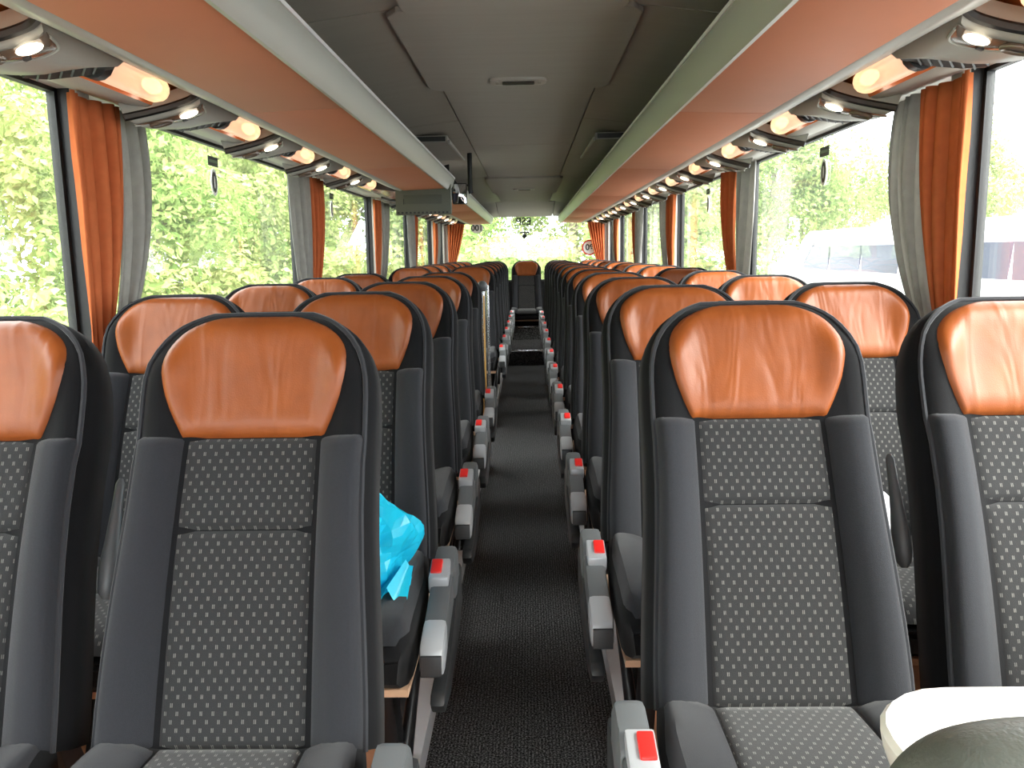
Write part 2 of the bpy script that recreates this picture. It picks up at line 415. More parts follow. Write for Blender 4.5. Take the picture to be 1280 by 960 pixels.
# ------------------------------------------------------------------ walls, pillars, windows
for side, nm in ((-1, 'left'), (1, 'right')):
    S = lambda a, b: (a, b) if side > 0 else (-b, -a)
    w = empty('wall_' + nm); tag(w, 'grey side wall under the windows, ' + ('handrail side' if side < 0 else 'side opposite the handrail'), 'wall', kind='structure')
    x0, x1 = S(HW, HW + .06)
    MB().box(x0, x1, Y_FRONT, Y_REAR, -1.0, SILL).build('side_panel', M['wall'], w, smooth=False)
    x0, x1 = S(HW - .05, HW + .05)
    MB().box(x0, x1, Y_FRONT, Y_REAR, SILL - .03, SILL).build('sill', M['trim_grey'], w, bevel=.006)
    for py in PILLARS:
        x0, x1 = S(HW + .012, HW + .062)
        MB().box(x0, x1, py - .034, py + .034, SILL, WTOP + .02).build('pillar_seal', M['black'], w, smooth=False)
        x0, x1 = S(HW - .012, HW + .012)
        MB().box(x0, x1, py - .035, py + .035, SILL, WTOP + .02).build('pillar', M['trim_grey'], w, bevel=.008)
    x0, x1 = S(HW - .004, HW + .06)
    MB().box(x0, x1, Y_FRONT, Y_REAR, WTOP, 2.1).build('header', M['trim_grey'], w, smooth=False)
wi = 0
win_word = ['foremost', 'front', 'second', 'third', 'fourth', 'fifth', 'last']
for side in (-1, 1):
    for k in range(len(PILLARS) - 1):
        wi += 1
        a, b = PILLARS[k] + .035, PILLARS[k + 1] - .035
        root = empty('window_%d' % wi)
        tag(root, '%s side window pane with black seal, %s' % (win_word[k], 'handrail side' if side < 0 else 'side opposite the handrail'), 'window', kind='structure')
        x = side * (HW + .056)
        MB().box(x - .003, x + .003, a, b, SILL, WTOP).build('glass_pane', M['glass'], root, smooth=False)
        f = MB()
        t = .016
        for (ya, yb, za, zb) in ((a, a + t, SILL, WTOP), (b - t, b, SILL, WTOP), (a, b, SILL, SILL + t), (a, b, WTOP - .012, WTOP)):
            f.box(x - .012, x + .012, ya, yb, za, zb)
        f.build('seal', M['black'], root, smooth=False)
# rear wall and window
RW_X, RW0, RW1 = 1.12, .93, 1.93
w = empty('wall_rear'); tag(w, 'dark rear wall around the back window', 'wall', kind='structure')
MB().box(-HW, HW, Y_REAR, Y_REAR + .06, -1.0, RW0).build('lower_panel', M['black_fabric'], w, smooth=False)
MB().box(-HW - .06, -RW_X, Y_REAR, Y_REAR + .06, RW0, 2.3).build('corner_panel', M['trim_grey'], w, smooth=False)
MB().box(RW_X, HW + .06, Y_REAR, Y_REAR + .06, RW0, 2.3).build('corner_panel', M['trim_grey'], w, smooth=False)
MB().box(-RW_X, RW_X, Y_REAR, Y_REAR + .06, RW1, 2.3).build('header', M['trim_grey'], w, smooth=False)
root = empty('window_15'); tag(root, 'wide rear window pane behind the back bench', 'window', kind='structure')
MB().box(-RW_X, RW_X, Y_REAR + .02, Y_REAR + .026, RW0, RW1).build('glass_pane', M['glass'], root, smooth=False)
MB().box(-RW_X, RW_X, Y_REAR + .005, Y_REAR + .04, RW0, RW0 + .03).build('seal', M['black'], root, smooth=False)
# front end (behind the photographer): windscreen and dash wall
w = empty('wall_front'); tag(w, 'front bulkhead below the windscreen', 'wall', kind='structure')
MB().box(-HW - .06, HW + .06, Y_FRONT - .06, Y_FRONT, -1.0, .55).build('dash_panel', M['wall'], w, smooth=False)
MB().box(-HW - .06, HW + .06, Y_FRONT - .06, Y_FRONT, 1.95, 2.3).build('header', M['wall'], w, smooth=False)
root = empty('window_16'); tag(root, 'windscreen at the front of the coach', 'window', kind='structure')
MB().box(-HW, HW, Y_FRONT - .033, Y_FRONT - .027, .55, 1.95).build('glass_pane', M['glass'], root, smooth=False)

# ------------------------------------------------------------------ roof shell and ceiling
CEIL = CAM_Z + 0.70
rf = MB()
outer = [(-1.3, 1.85), (-1.28, 2.15), (-1.1, 2.3), (0, 2.36), (1.1, 2.3), (1.28, 2.15), (1.3, 1.85)]
inner = [(1.26, 1.85), (1.24, 2.12), (1.06, 2.25), (0, 2.31), (-1.06, 2.25), (-1.24, 2.12), (-1.26, 1.85)]
rf.prism_y(outer + inner, Y_FRONT - .06, Y_REAR + .06)
r = rf.build('roof', M['white_paint'], smooth=False); tag(r, 'white outer roof skin of the coach', 'roof', kind='structure')

ceil = empty('ceiling'); tag(ceil, 'dark warm grey felt ceiling of the coach', 'ceiling', kind='structure')
def slab(name, pts, y0, y1, m, parent=ceil, t=.02, **k):
    """ceiling strip: lower surface polyline (x,z) extruded along y, thickness t upward"""
    up = [(x, z + t) for x, z in reversed(pts)]
    return MB().prism_y(pts + up, y0, y1).build(name, m, parent, **k)
def cz(x):   # lower surface of the ceiling sides
    ax = abs(x)
    return CEIL + .005 - .035 * max(0, (ax - .3) / .3) ** 1.3 if ax > .3 else CEIL + .005
def sidepts(s):
    xs = [.33, .42, .52, .62, .74, .9, 1.1, 1.235]
    p = [(s * x, cz(x)) for x in xs]
    return p if s > 0 else [q for q in reversed(p)]
joints = [Y_FRONT, -.4, 1.05, 2.52, 4.55, 6.15, 7.8, 9.7, 11.5]
for a, b in zip(joints, joints[1:]):
    for s in (-1, 1):
        slab('side_panel', sidepts(s), a + .004, b - .004, M['ceiling_side'], smooth=True)
# centre strip
def centre(y0, y1, hw, z, chamfer=0, name='centre_panel', m='ceiling'):
    c = chamfer
    pts = [(-hw + c, y0), (hw - c, y0), (hw, y0 + c * 1.6), (hw, y1 - c * 1.6), (hw - c, y1), (-hw + c, y1), (-hw, y1 - c * 1.6), (-hw, y0 + c * 1.6)] if c else [(-hw, y0), (hw, y0), (hw, y1), (-hw, y1)]
    return MB().prism(pts, lambda p, t: (p[0], p[1], z + t), .03).build(name, M[m], ceil, smooth=False, bevel=.006)
slab('backing', [(-.4, CEIL + .012), (.4, CEIL + .012)], Y_FRONT, 11.5, M['ceiling_side'])
centre(-2.3, .5, .36, CEIL - .01)
centre(.52, 2.47, .315, CEIL - .03, .03, 'hatch_panel')
centre(2.49, 3.66, .375, CEIL - .014, .035, 'hatch_panel')
centre(3.4, 5.55, .325, CEIL - .002)
centre(5.56, 7.78, .325, CEIL - .002)
centre(7.8, 9.75, .36, CEIL - .018, .03, 'hatch_panel')
centre(9.7, 11.5, .325, CEIL - .004)
# sloping rear part of the ceiling
def slope(x0, x1, y0, z0, y1, z1, m):
    return MB().prism([(y0, z0), (y1, z1), (y1, z1 + .03), (y0, z0 + .03)], lambda p, t: (x0 + t, p[0], p[1]), x1 - x0).build('rear_panel', m, ceil, smooth=False)
for xa, xb in ((-.98, -.404), (-.396, .396), (.404, .98)):
    slope(xa, xb, 11.505, CEIL - .005, 12.64, CAM_Z + .545, M['ceiling'])
for s in (-1, 1):
    slope(min(s * .98, s * 1.24), max(s * .98, s * 1.24), 11.505, CEIL - .03, 12.64, CAM_Z + .52, M['ceiling_side'])

def ceiling_light(y, z, label):
    root = empty('ceiling_vent_light', (0.0, y, z)); tag(root, label, 'ceiling fixture')
    def oval(hx, hy, n=28, e=4):
        o = []
        for i in range(n):
            t = 2 * math.pi * i / n; c, s_ = math.cos(t), math.sin(t)
            o.append((hx * math.copysign(abs(c) ** (2 / e), c), hy * math.copysign(abs(s_) ** (2 / e), s_)))
        return o
    MB().prism(oval(.113, .062), lambda p, t: (p[0], p[1], -.012 + t), .016).build('bezel', M['trim_grey'], root, bevel=.004)
    MB().prism(oval(.064, .028, e=8), lambda p, t: (p[0], p[1], -.016 + t), .008).build('slot', M['black'], root)
    for s in (-1, 1):
        MB().box(s * .085 - .006, s * .085 + .006, -.02, .02, -.0145, -.008).build('clip', M['ceiling'], root, bevel=.002)
    return root
ceiling_light(3.46, CEIL - .012, 'grey oval ceiling fixture with a black slot on the wide hatch panel')
ceiling_light(9.03, CEIL - .018, 'small oval ceiling fixture nearer the rear window')

def speaker_flap(s):
    root = empty('ceiling_flap', (s * .53, 4.85, cz(.53) - .004)); tag(root, 'flat grey flap hanging under the ceiling ' + ('above the monitor' if s < 0 else 'beside the long luggage rack'), 'ceiling flap')
    MB().prism([(0, -.045), (1.15, -.02), (1.15, -.005), (0, -.005)], lambda p, t: (-.11 + t, p[0], p[1]), .22).build('flap', M['ceiling'], root, smooth=False, bevel=.004)
    MB().box(-.1, .1, -.006, .004, -.038, -.012).build('slot', M['black'], root, smooth=False)
    xi = -s * .118
    MB().prism([(0, -.05), (1.15, -.024), (1.15, -.012), (0, -.03)], lambda p, t: (xi - .006 + t, p[0], p[1]), .012).build('edge_strip', M['lip_grey'], root, smooth=False)
for s in (-1, 1): speaker_flap(s)

# ------------------------------------------------------------------ luggage racks with under-rack service channel
H = lambda h: CAM_Z + h
def rack(name, side, y0, y1, label, seams):
    root = empty(name, (0, y0, 0)); tag(root, label, 'luggage rack')
    L = y1 - y0
    sg = lambda pts: [(side * x, z) for x, z in pts]
    cuts = [0] + [s - y0 for s in seams] + [L]
    for a, b in zip(cuts, cuts[1:]):
        MB().prism_y(sg([(.512, H(.445)), (.81, H(.435)), (.81, H(.465)), (.512, H(.475))]), a + .002, b - .002).build('soffit_panel', M['rack_orange'], root, bevel=.003)
    # rounded grey lip
    lp = [(.508, H(.437)), (.497, H(.452)), (.486, H(.478)), (.478, H(.505)), (.474, H(.522)), (.478, H(.530)), (.490, H(.526)), (.50, H(.50)), (.52, H(.477)), (.52, H(.439))]
    MB().prism_y(sg(lp), 0, L).build('lip', M['lip_grey'], root)
    ed = [(.470, H(.520)), (.470, H(.530)), (.476, H(.533)), (.482, H(.531)), (.480, H(.522))]
    MB().prism_y(sg(ed), 0, L).build('edge_bead', M['white_metal'], root)
    # strip between soffit and the light channel
    MB().prism_y(sg([(.812, H(.438)), (.83, H(.432)), (.86, H(.442)), (.945, H(.476)), (.948, H(.482)), (.95, H(.515)), (.94, H(.515)), (.93, H(.495)), (.812, H(.465))]), 0, L).build('inner_strip', M['lip_grey'], root)
    # cove
    MB().prism_y(sg([(.948, H(.482)), (.965, H(.505)), (1.01, H(.510)), (1.045, H(.492)), (1.062, H(.446)), (1.07, H(.53)), (.948, H(.53))]), 0, L).build('cove', M['cove'], root)
    # outer grey strip down to the window top
    MB().prism_y(sg([(1.062, H(.446)), (1.075, H(.440)), (1.11, H(.442)), (1.20, H(.462)), (1.236, H(.482)), (1.236, H(.53)), (1.07, H(.53))]), 0, L).build('outer_strip', M['trim_grey'], root)
    # rack floor, back and end plates
    MB().prism_y(sg([(.505, H(.479)), (1.236, H(.535)), (1.236, H(.55)), (.505, H(.49))]), 0, L).build('shelf', M['black_fabric'], root, smooth=False)
    for yy in (0, L - .02):
        MB().prism_y(sg([(.49, H(.445)), (.9, H(.443)), (1.09, H(.47)), (1.23, H(.475)), (1.23, H(.62)), (.6, H(.645)), (.5, H(.535))]), yy + .002, yy + .018).build('end_plate', M['dark_plastic'], root, smooth=False)
    return root
RACK_END = 5.9
rack('luggage_rack', -1, Y_FRONT + .05, RACK_END, 'orange-bottomed luggage rack ending at the monitor', [-.7, 1.0, 2.6, 4.3])
rack('luggage_rack', -1, 6.9, 12.45, 'orange-bottomed luggage rack behind the monitor, above the rear seats', [8.7, 10.5])
rack('luggage_rack', 1, Y_FRONT + .05, 12.45, 'long orange-bottomed luggage rack facing the monitor across the aisle', [-.7, 1.0, 2.8, 4.6, 6.7, 8.6, 10.5])
# plain service channel bridging the gap over the door
root = empty('service_duct', (0, RACK_END, 0)); tag(root, 'grey duct over the stairwell linking the two racks', 'duct')
MB().prism_y([(-.80, H(.45)), (-.945, H(.48)), (-.965, H(.5)), (-1.04, H(.49)), (-1.062, H(.446)), (-1.236, H(.475)), (-1.236, H(.515)), (-.8, H(.515))], 0.003, .997).build('duct_body', M['trim_grey'], root, smooth=False)
MB().prism_y([(-.95, H(.480)), (-1.05, H(.455)), (-1.05, H(.46)), (-.95, H(.485))], 0.02, .98).build('duct_liner', M['cove'], root, smooth=False)

# ------------------------------------------------------------------ reading light pods and cove lamps
def bez(pts, n):
    """sampled Catmull-Rom through pts"""
    P = [Vector(p) for p in pts]; out = []
    for i in range(len(P) - 1):
        p0 = P[max(i - 1, 0)]; p1 = P[i]; p2 = P[i + 1]; p3 = P[min(i + 2, len(P) - 1)]
        for k in range(n):
            t = k / n
            out.append(0.5 * ((2 * p1) + (p2 - p0) * t + (2 * p0 - 5 * p1 + 4 * p2 - p3) * t * t + (3 * p1 - p0 - 3 * p2 + p3) * t ** 3))
    out.append(P[-1]); return out

def pod_meshes(side):
    """local: x across from 1.0 (channel centre), y along, z=0 at the channel plane"""
    near = bez([(-.10, .045), (-.06, .062), (.0, .055), (.06, .03), (.135, -.015)], 5)
    outr = bez([(.135, -.015), (.142, .05), (.128, .13), (.095, .21), (.055, .265)], 5)
    far = bez([(.055, .265), (.0, .30), (-.05, .345), (-.095, .405)], 5)
    inn = bez([(-.095, .405), (-.108, .3), (-.113, .18), (-.10, .045)], 5)
    ol = near[:-1] + outr[:-1] + far[:-1] + inn[:-1]
    n = len(ol); cx = sum(p.x for p in ol) / n; cy = sum(p.y for p in ol) / n
    def ring(k, z): return [(cx + (p.x - cx) * k, cy + (p.y - cy) * k, z) for p in ol]
    hb = MB(); rings = [ring(1, .03), ring(1.0, .002), ring(.97, -.012), ring(.86, -.025), ring(.5, -.03), ring(.12, -.031)]
    for rg in rings: hb.v += rg
    for k in range(len(rings) - 1):
        for i in range(n):
            j = (i + 1) % n; hb.f.append((k * n + i, k * n + j, (k + 1) * n + j, (k + 1) * n + i))
    hb.f.append(tuple(range((len(rings) - 1) * n, len(rings) * n)))
    rim = MB().tube([(p.x, p.y - .004, -.008) for p in reversed(near)], .0095, 6)
    rim2 = MB().tube([(p.x - .002, p.y, -.006) for p in inn[2:]], .007, 6)
    # dark switch panel: crescent behind the near edge
    a = near; b = bez([(-.085, .085), (-.06, .15), (0, .15), (.06, .10), (.125, .005)], 5)
    pn = MB().grid(lambda u, v: (lambda i: (lerp(a[i].x * .94, b[i].x * .97, v), lerp(a[i].y + .012, b[i].y, v), -.0285 - .006 * math.sin(math.pi * v) * math.sin(math.pi * u)))(min(int(round(u * 20)), 20)), 20, 6)
    pr = MB().tube([(p.x * .98, p.y, -.0285) for p in b], .0035, 6)
    ln = MB().ball((-.028, .085, -.034), .032, .023, .006)
    nz = MB().grid(lambda u, v: (.06 + (.03 + .006 * math.cos(2 * math.pi * v)) * math.cos(2 * math.pi * u), .062 - .012 * math.cos(2 * math.pi * u) + (.018 + .006 * math.cos(2 * math.pi * v)) * math.sin(2 * math.pi * u), -.034 + .006 * math.sin(2 * math.pi * v)), 18, 8, closed_u=True)
    nd = MB().ball((.06, .062, -.033), .028, .016, .003)
    sw_ = MB()
    sw_.box(-.004, .012, .115, .125, -.037, -.03)
    # ventilation grille at the far outer corner
    gr = MB().prism([(.075, .235), (.10, .245), (.07, .31), (.0, .375), (-.06, .395), (-.07, .385), (-.03, .33), (.03, .28)], lambda p, t: (p[0], p[1], -.018 + t), .03)
    sl = []
    for k in range(6):
        t = k / 5
        c0 = Vector((lerp(.07, -.03, t), lerp(.262, .352, t))); d = Vector((.016, .018))
        sl.append(MB().tube([(c0.x - d.x, c0.y - d.y, -.0195), (c0.x + d.x, c0.y + d.y, -.0195)], .003, 4))
    mir = side < 0
    for q_ in [hb, rim, rim2, pn, pr, ln, nz, nd, sw_, gr] + sl: q_.v = [(x_ * .90, y_, z_ * 1.15) for x_, y_, z_ in q_.v]
    res = [('housing', hb.mesh('pod_housing', M['pod_grey'], mirror=mir)), ('rim', rim.mesh('pod_rim', M['black'], mirror=mir)),
           ('side_seal', rim2.mesh('pod_seal', M['black'], mirror=mir)), ('switch_panel', pn.mesh('pod_panel', M['pod_dark'], mirror=mir)),
           ('panel_bead', pr.mesh('pod_bead', M['lip_grey'], mirror=mir)), ('lamp_lens', ln.mesh('pod_lens', M['lens'], mirror=mir)),
           ('nozzle_ring', nz.mesh('pod_ring', M['pod_dark'], mirror=mir)), ('nozzle_disc', nd.mesh('pod_disc', M['black'], mirror=mir)),
           ('call_button', sw_.mesh('pod_button', M['dark_plastic'], mirror=mir)), ('grille', gr.mesh('pod_grille', M['black'], mirror=mir))]
    for s_ in sl: res.append(('grille_slat', s_.mesh('pod_slat', M['dark_plastic'], mirror=mir)))
    return res
PODM = {-1: pod_meshes(-1), 1: pod_meshes(1)}
LAMPM = {}
for s in (-1, 1):
    d = MB().tube([(0, t, 0) for t in (0, .02, .04, .2, .33, .355, .37)], [.036, .038, .038, .038, .038, .032, .012], 14)
    bl = MB().tube([(0, t, .004) for t in (.27, .285, .32, .345, .355)], [.006, .016, .022, .016, .006], 12)
    ft = MB().tube([(0, -.012, 0), (0, 0.02, 0)], .042, 14)
    LAMPM[s] = [('lamp_cover', d.mesh('cove_cover', M['lamp_glass'])), ('bulb', bl.mesh('cove_bulb', M['bulb'])), ('fitting', ft.mesh('cove_fitting', M['dark_plastic']))]
ORD = ['first', 'second', 'third', 'fourth', 'fifth', 'sixth', 'seventh', 'eighth', 'ninth', 'tenth', 'eleventh', 'twelfth', 'thirteenth', 'fourteenth']
def inst(name, meshes, loc, rz=0):
    root = empty(name, loc, rz)
    for nm, me in meshes: link(nm, me, root)
    return root
def pods(side, ys, where):
    n = len(ys)
    for k, y in enumerate(ys):
        o = inst('reading_light_pod', PODM[side], (side * 1.012, y, H(.455))); o.rotation_euler = (0, side * R(20), 0)
        tag(o, '%s reading light pod counted %s' % (ORD[n - 1 - k], where), 'reading light', 'reading light pods')
        o = inst('cove_lamp', LAMPM[side], (side * 1.003, y + .395, H(.472)))
        tag(o, 'warm cove lamp, %s %s' % (ORD[n - 1 - k], where), 'lamp', 'cove lamps')
pods(-1, [1.66 + .80 * k for k in range(-1, 5)], 'from the monitor, over the seats ahead of it')
pods(-1, [7.15 + .80 * k for k in range(6)], 'from the rear window, rack behind the monitor')
pods(1, [1.76 + .82 * k for k in range(-1, 13)], 'from the rear window, under the long rack')

# ------------------------------------------------------------------ coach seats
RC = R(23.0); SB, CB = math.sin(RC), math.cos(RC)
ZC = 0.502          # cushion height above the platform
BL = 0.752          # back length
def P(x, s, n):
    # slight s-curve: lumbar and head forward
    n2 = n + .012 * math.sin(math.pi * min(s / .5, 1)) + (.018 * ((s - .5) / .24) ** 2 if s > .5 else 0)
    return (x, s * SB - n2 * CB, ZC + s * CB + n2 * SB)
def wback(s):
    if s < .52: return lerp(.230, .210, smooth(s / .45))
    if s < .575: return .210
    t = min((s - .575) / (BL - .575), 1)
    return max(.210 * (1 - t ** 2.45) ** (1 / 2.45), .05 * (1 - t) + .05)
LT = .735
def lw(s):   # half width of the orange leather
    a = interp([(.50, .120), (.52, .130), (.54, .139), (.56, .147), (.58, .154), (.60, .159), (.62, .1625), (.635, .163)], s)
    if s > .635:
        t = min((s - .635) / (LT - .635), 1); a = .163 * max(1 - t ** 2.3, 0) ** (1 / 2.3)
    return a
def nbase(x, s):
    w = wback(s); u = abs(x) / w; k = 1 - smooth((s - .62) / .08)
    bol = (.034 if s < .5 else .026) * k
    b = bol * smooth((u - .5) / .28) * (1 - .6 * smooth((u - .86) / .14))
    d = min(w - abs(x), BL - s)
    rr = -.030 * smooth((s - .67) / .085) ** 2
    return b + rr - .020 * (1 - smooth(d / .026))

def patch(x0f, x1f, s0, s1, nu, nv, puff, sink=.004, em=.014, vmap=None):
    """pillowed panel over the back; em = width over which the edge dives into the seam"""
    mb = MB()
    def fn(u, v):
        s = lerp(s0, s1, v); x = lerp(x0f(s), x1f(s), u)
        wx = max(x1f(s) - x0f(s), 1e-4)
        d = min(u * wx, (1 - u) * wx, v * (s1 - s0), (1 - v) * (s1 - s0))
        e = min(d / em, 1)
        return P(x, s, nbase(x, s) + puff * math.sqrt(max(0, 1 - (1 - e) ** 2)) - sink * (1 - e))
    return mb.grid(lambda u, v: fn(warp(u), warp(v)), nu, nv,
                   uvfn=lambda u, v: (lerp(x0f(lerp(s0, s1, warp(v))), x1f(lerp(s0, s1, warp(v))), warp(u)) + .5, lerp(s0, s1, warp(v)) + .5))
def warp(t):  # concentrates grid lines near the edges
    return t + .10 * math.sin(2 * math.pi * t) * -1 * .9 if 0 < t < 1 else t

def base_back():
    mb = MB(); T = .085
    ss = [0, .04, .1, .18, .26, .34, .42, .48, .51, .54, .57, .60, .62, .64, .66, .675, .69, .70, .71, .72, .73, .738, .744, .749, BL]
    us = [-1, -.97, -.92, -.85, -.75, -.6, -.4, -.2, 0, .2, .4, .6, .75, .85, .92, .97, 1]
    rows = []
    for s in ss:
        w = wback(s); row = []
        for u in us: row.append(P(u * w, s, nbase(u * w, s) - .003))
        tb = T * (1 - .45 * smooth((s - .5) / .24))
        nf = nbase(w, s) - .003
        row.append(P(w * 1.012, s, nf - tb * .25)); row.append(P(w * 1.012, s, nf - tb * .7))
        for u in (.93, .7, .3, -.3, -.7, -.93): row.append(P(u * w, s, nf - tb * (1 if abs(u) < .8 else .93)))
        row.append(P(-w * 1.012, s, nf - tb * .7)); row.append(P(-w * 1.012, s, nf - tb * .25))
        rows.append(row)
    n = len(rows[0])
    for r_ in rows: mb.v += r_
    for k in range(len(rows) - 1):
        for i in range(n):
            j = (i + 1) % n
            mb.f.append((k * n + i, k * n + j, (k + 1) * n + j, (k + 1) * n + i))
    # top cap
    b = (len(rows) - 1) * n
    mb.f.append(tuple(b + i for i in range(n)))
    mb.f.append(tuple(reversed(range(n))))
    return mb

def seat_parts(arm, legs=True, upright=0):
    """arm: +1/-1 side of the aisle armrest, 0 none. returns [(name, mesh, [(sub, mesh)])]"""
    out = []
    out.append(('backrest', base_back().mesh('seat_backrest', M['black_fabric']), []))
    edge = lambda s: wback(s) - .013
    c = .118
    cl = lambda s: -c - .006 * (1 - s / .5); cr = lambda s: c + .006 * (1 - s / .5)
    out.append(('lower_back_panel', patch(cl, cr, .0, .348, 14, 18, .006).mesh('seat_lower_panel', M['dotted'], fix=True), []))
    out.append(('upper_back_panel', patch(cl, cr, .348, .508, 14, 12, .006).mesh('seat_upper_panel', M['dotted']), []))
    out.append(('side_bolster', patch(lambda s: -edge(s), cl, .0, .508, 10, 24, .008).mesh('seat_bolster', M['fabric']), []))
    out.append(('side_bolster', patch(cr, edge, .0, .508, 10, 24, .008).mesh('seat_bolster', M['fabric']), []))
    out.append(('headrest', patch(lambda s: -lw(s), lw, .508, LT - .0005, 24, 26, .016, em=.03).mesh('seat_headrest', M['leather']), []))
    # piping: down both sides and round the head
    ss = [.0, .06, .14, .22, .3, .38, .46, .50, .54, .58, .61, .64, .665, .685, .70, .712, .722, .73, .735, .7385]
    path = [P(-edge(s), s, nbase(edge(s), s) + .004) for s in ss]
    tops = [P(x, .740, nbase(x, .740) + .004) for x in (-.04, 0, .04)]
    path2 = [P(edge(s), s, nbase(edge(s), s) + .004) for s in reversed(ss)]
    out.append(('piping', MB().tube(path + tops + path2, .0048, 6).mesh('seat_piping', M['piping']), []))
    # ---- cushion
    CL = .475
    def cw(t): return lerp(.215, .232, smooth(t * 3)) * (1 - .10 * smooth((t - .85) / .15))
    def ctop(x, t):
        u = abs(x) / .23
        z = ZC + .018 * math.sin(math.pi * min(t * .9 + .1, 1)) + .018 * smooth((u - .5) / .3) * (1 - smooth((u - .88) / .12)) - .03 * smooth((t - .86) / .14)
        return z - .018 * smooth((u - .9) / .1)
    def cpatch(x0f, x1f, t0, t1, nu, nv, puff, em=.014):
        def fn(u, v):
            t = lerp(t0, t1, v); x = lerp(x0f(t), x1f(t), u); wx = x1f(t) - x0f(t)
            d = min(u * wx, (1 - u) * wx, v * (t1 - t0) * CL, (1 - v) * (t1 - t0) * CL); e = min(d / em, 1)
            return (x, -t * CL - .004, ctop(x, t) + puff * math.sqrt(max(0, 1 - (1 - e) ** 2)) - .004 * (1 - e))
        return MB().grid(lambda u, v: fn(warp(u), warp(v)), nu, nv, uvfn=lambda u, v: (lerp(-.12, .12, warp(u)) + .5, warp(v) * (t1 - t0) * CL + .5))
    body = MB()
    ts = [0, .05, .15, .3, .5, .7, .82, .9, .95, .985, 1.0]
    rows = []
    for t in ts:
        w = cw(t); dz = .012 * smooth((t - .93) / .07)
        row = [(u * w, -t * CL, ctop(u * w, t) - .004 - dz * 2) for u in (-1, -.95, -.85, -.7, -.5, -.2, .2, .5, .7, .85, .95, 1)]
        row += [(w * 1.0, -t * CL, ZC - .04), (w * .97, -t * CL + .0, ZC - .115 + dz * 2), (-w * .97, -t * CL, ZC - .115 + dz * 2), (-w, -t * CL, ZC - .04)]
        rows.append(row)
    n = len(rows[0])
    for r_ in rows: body.v += r_
    for k in range(len(rows) - 1):
        for i in range(n):
            j = (i + 1) % n; body.f.append((k * n + i, k * n + j, (k + 1) * n + j, (k + 1) * n + i))
    body.f.append(tuple(range(n))); body.f.append(tuple((len(rows) - 1) * n + i for i in reversed(range(n))))
    subs = [('cushion_panel', cpatch(lambda t: -.118 - .012 * t, lambda t: .118 + .012 * t, .0, .52, 12, 10, .006).mesh('seat_cushion_panel', M['dotted'])),
            ('cushion_panel', cpatch(lambda t: -.118 - .012 * t, lambda t: .118 + .012 * t, .52, .97, 12, 10, .006).mesh('seat_cushion_panel', M['dotted'])),
            ('cushion_bolster', cpatch(lambda t: -cw(t) * .96, lambda t: -.118 - .012 * t, .0, .97, 8, 14, .008).mesh('seat_cushion_bolster', M['fabric'])),
            ('cushion_bolster', cpatch(lambda t: .118 + .012 * t, lambda t: cw(t) * .96, .0, .97, 8, 14, .008).mesh('seat_cushion_bolster', M['fabric']))]
    out.append(('cushion', body.mesh('seat_cushion', M['black_fabric']), subs))
    out.append(('seat_board', MB().box(-.222, .222, -.45, .05, ZC - .132, ZC - .116).mesh('seat_board', M['ply'], smooth=False), []))
    if legs:
        for s in (-1, 1):
            fr = MB()
            x = s * .15
            fr.prism([(-.36, ZC - .133), (-.30, ZC - .133), (-.17, .03), (-.15, 0.0), (-.24, 0.0)], lambda p, t: (x - .02 + t, p[0], p[1]), .04)
            fr.prism([(.02, ZC - .133), (.07, ZC - .133), (-.08, 0.0), (-.15, 0.0)], lambda p, t: (x - .014 + t, p[0], p[1]), .028)
            out.append(('leg', fr.mesh('seat_leg', M['black_metal'], bevel=.005), []))
    if arm:
        a = arm
        X = lambda p, t: (a * (.247 + t), p[0], ZC + p[1])
        hous = MB().prism([(-.05, .035), (-.08, .064), (-.15, .056), (-.178, .03), (-.188, -.03), (-.10, -.07), (-.04, -.06)], X, .052)
        armb = MB().prism([(-.18, .032), (-.39, -.016), (-.39, -.085), (-.32, -.078), (-.17, -.045)], X, .049)
        tip = MB().prism([(-.35, -.003), (-.425, -.021), (-.447, -.036), (-.452, -.085), (-.425, -.094), (-.35, -.075)], lambda p, t: X(p, t - .001), .052)
        tipface = MB().prism([(-.449, -.040), (-.4535, -.043), (-.4575, -.084), (-.452, -.088)], lambda p, t: X(p, t + .003), .044)
        rail = MB().prism([(-.0, -.01), (-.08, -.02), (-.2, -.07), (-.32, -.11), (-.455, -.118), (-.475, -.14), (-.45, -.168), (-.36, -.185), (-.18, -.17), (-.0, -.12)], lambda p, t: X(p, t + .022), .032)
        bk = MB().prism([(-.155, .060), (-.232, .041), (-.232, .005), (-.155, .02)], lambda p, t: X(p, t - .004), .046)
        rd = MB().prism([(-.165, .0605), (-.215, .048), (-.215, .03), (-.165, .04)], lambda p, t: X((p[0], p[1] + .0025), t - .001), .026)
        out.append(('armrest', armb.mesh('seat_armrest', M['grey_plastic'], bevel=.009),
                    [('armrest_tip', tip.mesh('seat_armrest_tip', M['silver_plastic'], bevel=.012)), ('tip_plate', tipface.mesh('seat_tip_plate', M['dark_plastic'], bevel=.001))]))
        out.append(('armrest_hinge', hous.mesh('seat_armrest_hinge', M['grey_plastic'], bevel=.012), []))
        out.append(('side_cover', rail.mesh('seat_side_cover', M['dark_plastic'], bevel=.01), []))
        out.append(('belt_buckle', bk.mesh('seat_buckle', M['silver_plastic'], bevel=.005), [('release_button', rd.mesh('seat_button', M['red'], bevel=.004))]))
        br = MB().tube([(a * .165, -.26, .004), (a * .17, -.25, .06), (a * .185, -.18, .2), (a * .20, -.08, ZC - .135)], [.024, .019, .015, .014], 8)
        out.append(('side_strut', br.mesh('seat_strut', M['black_metal']), []))
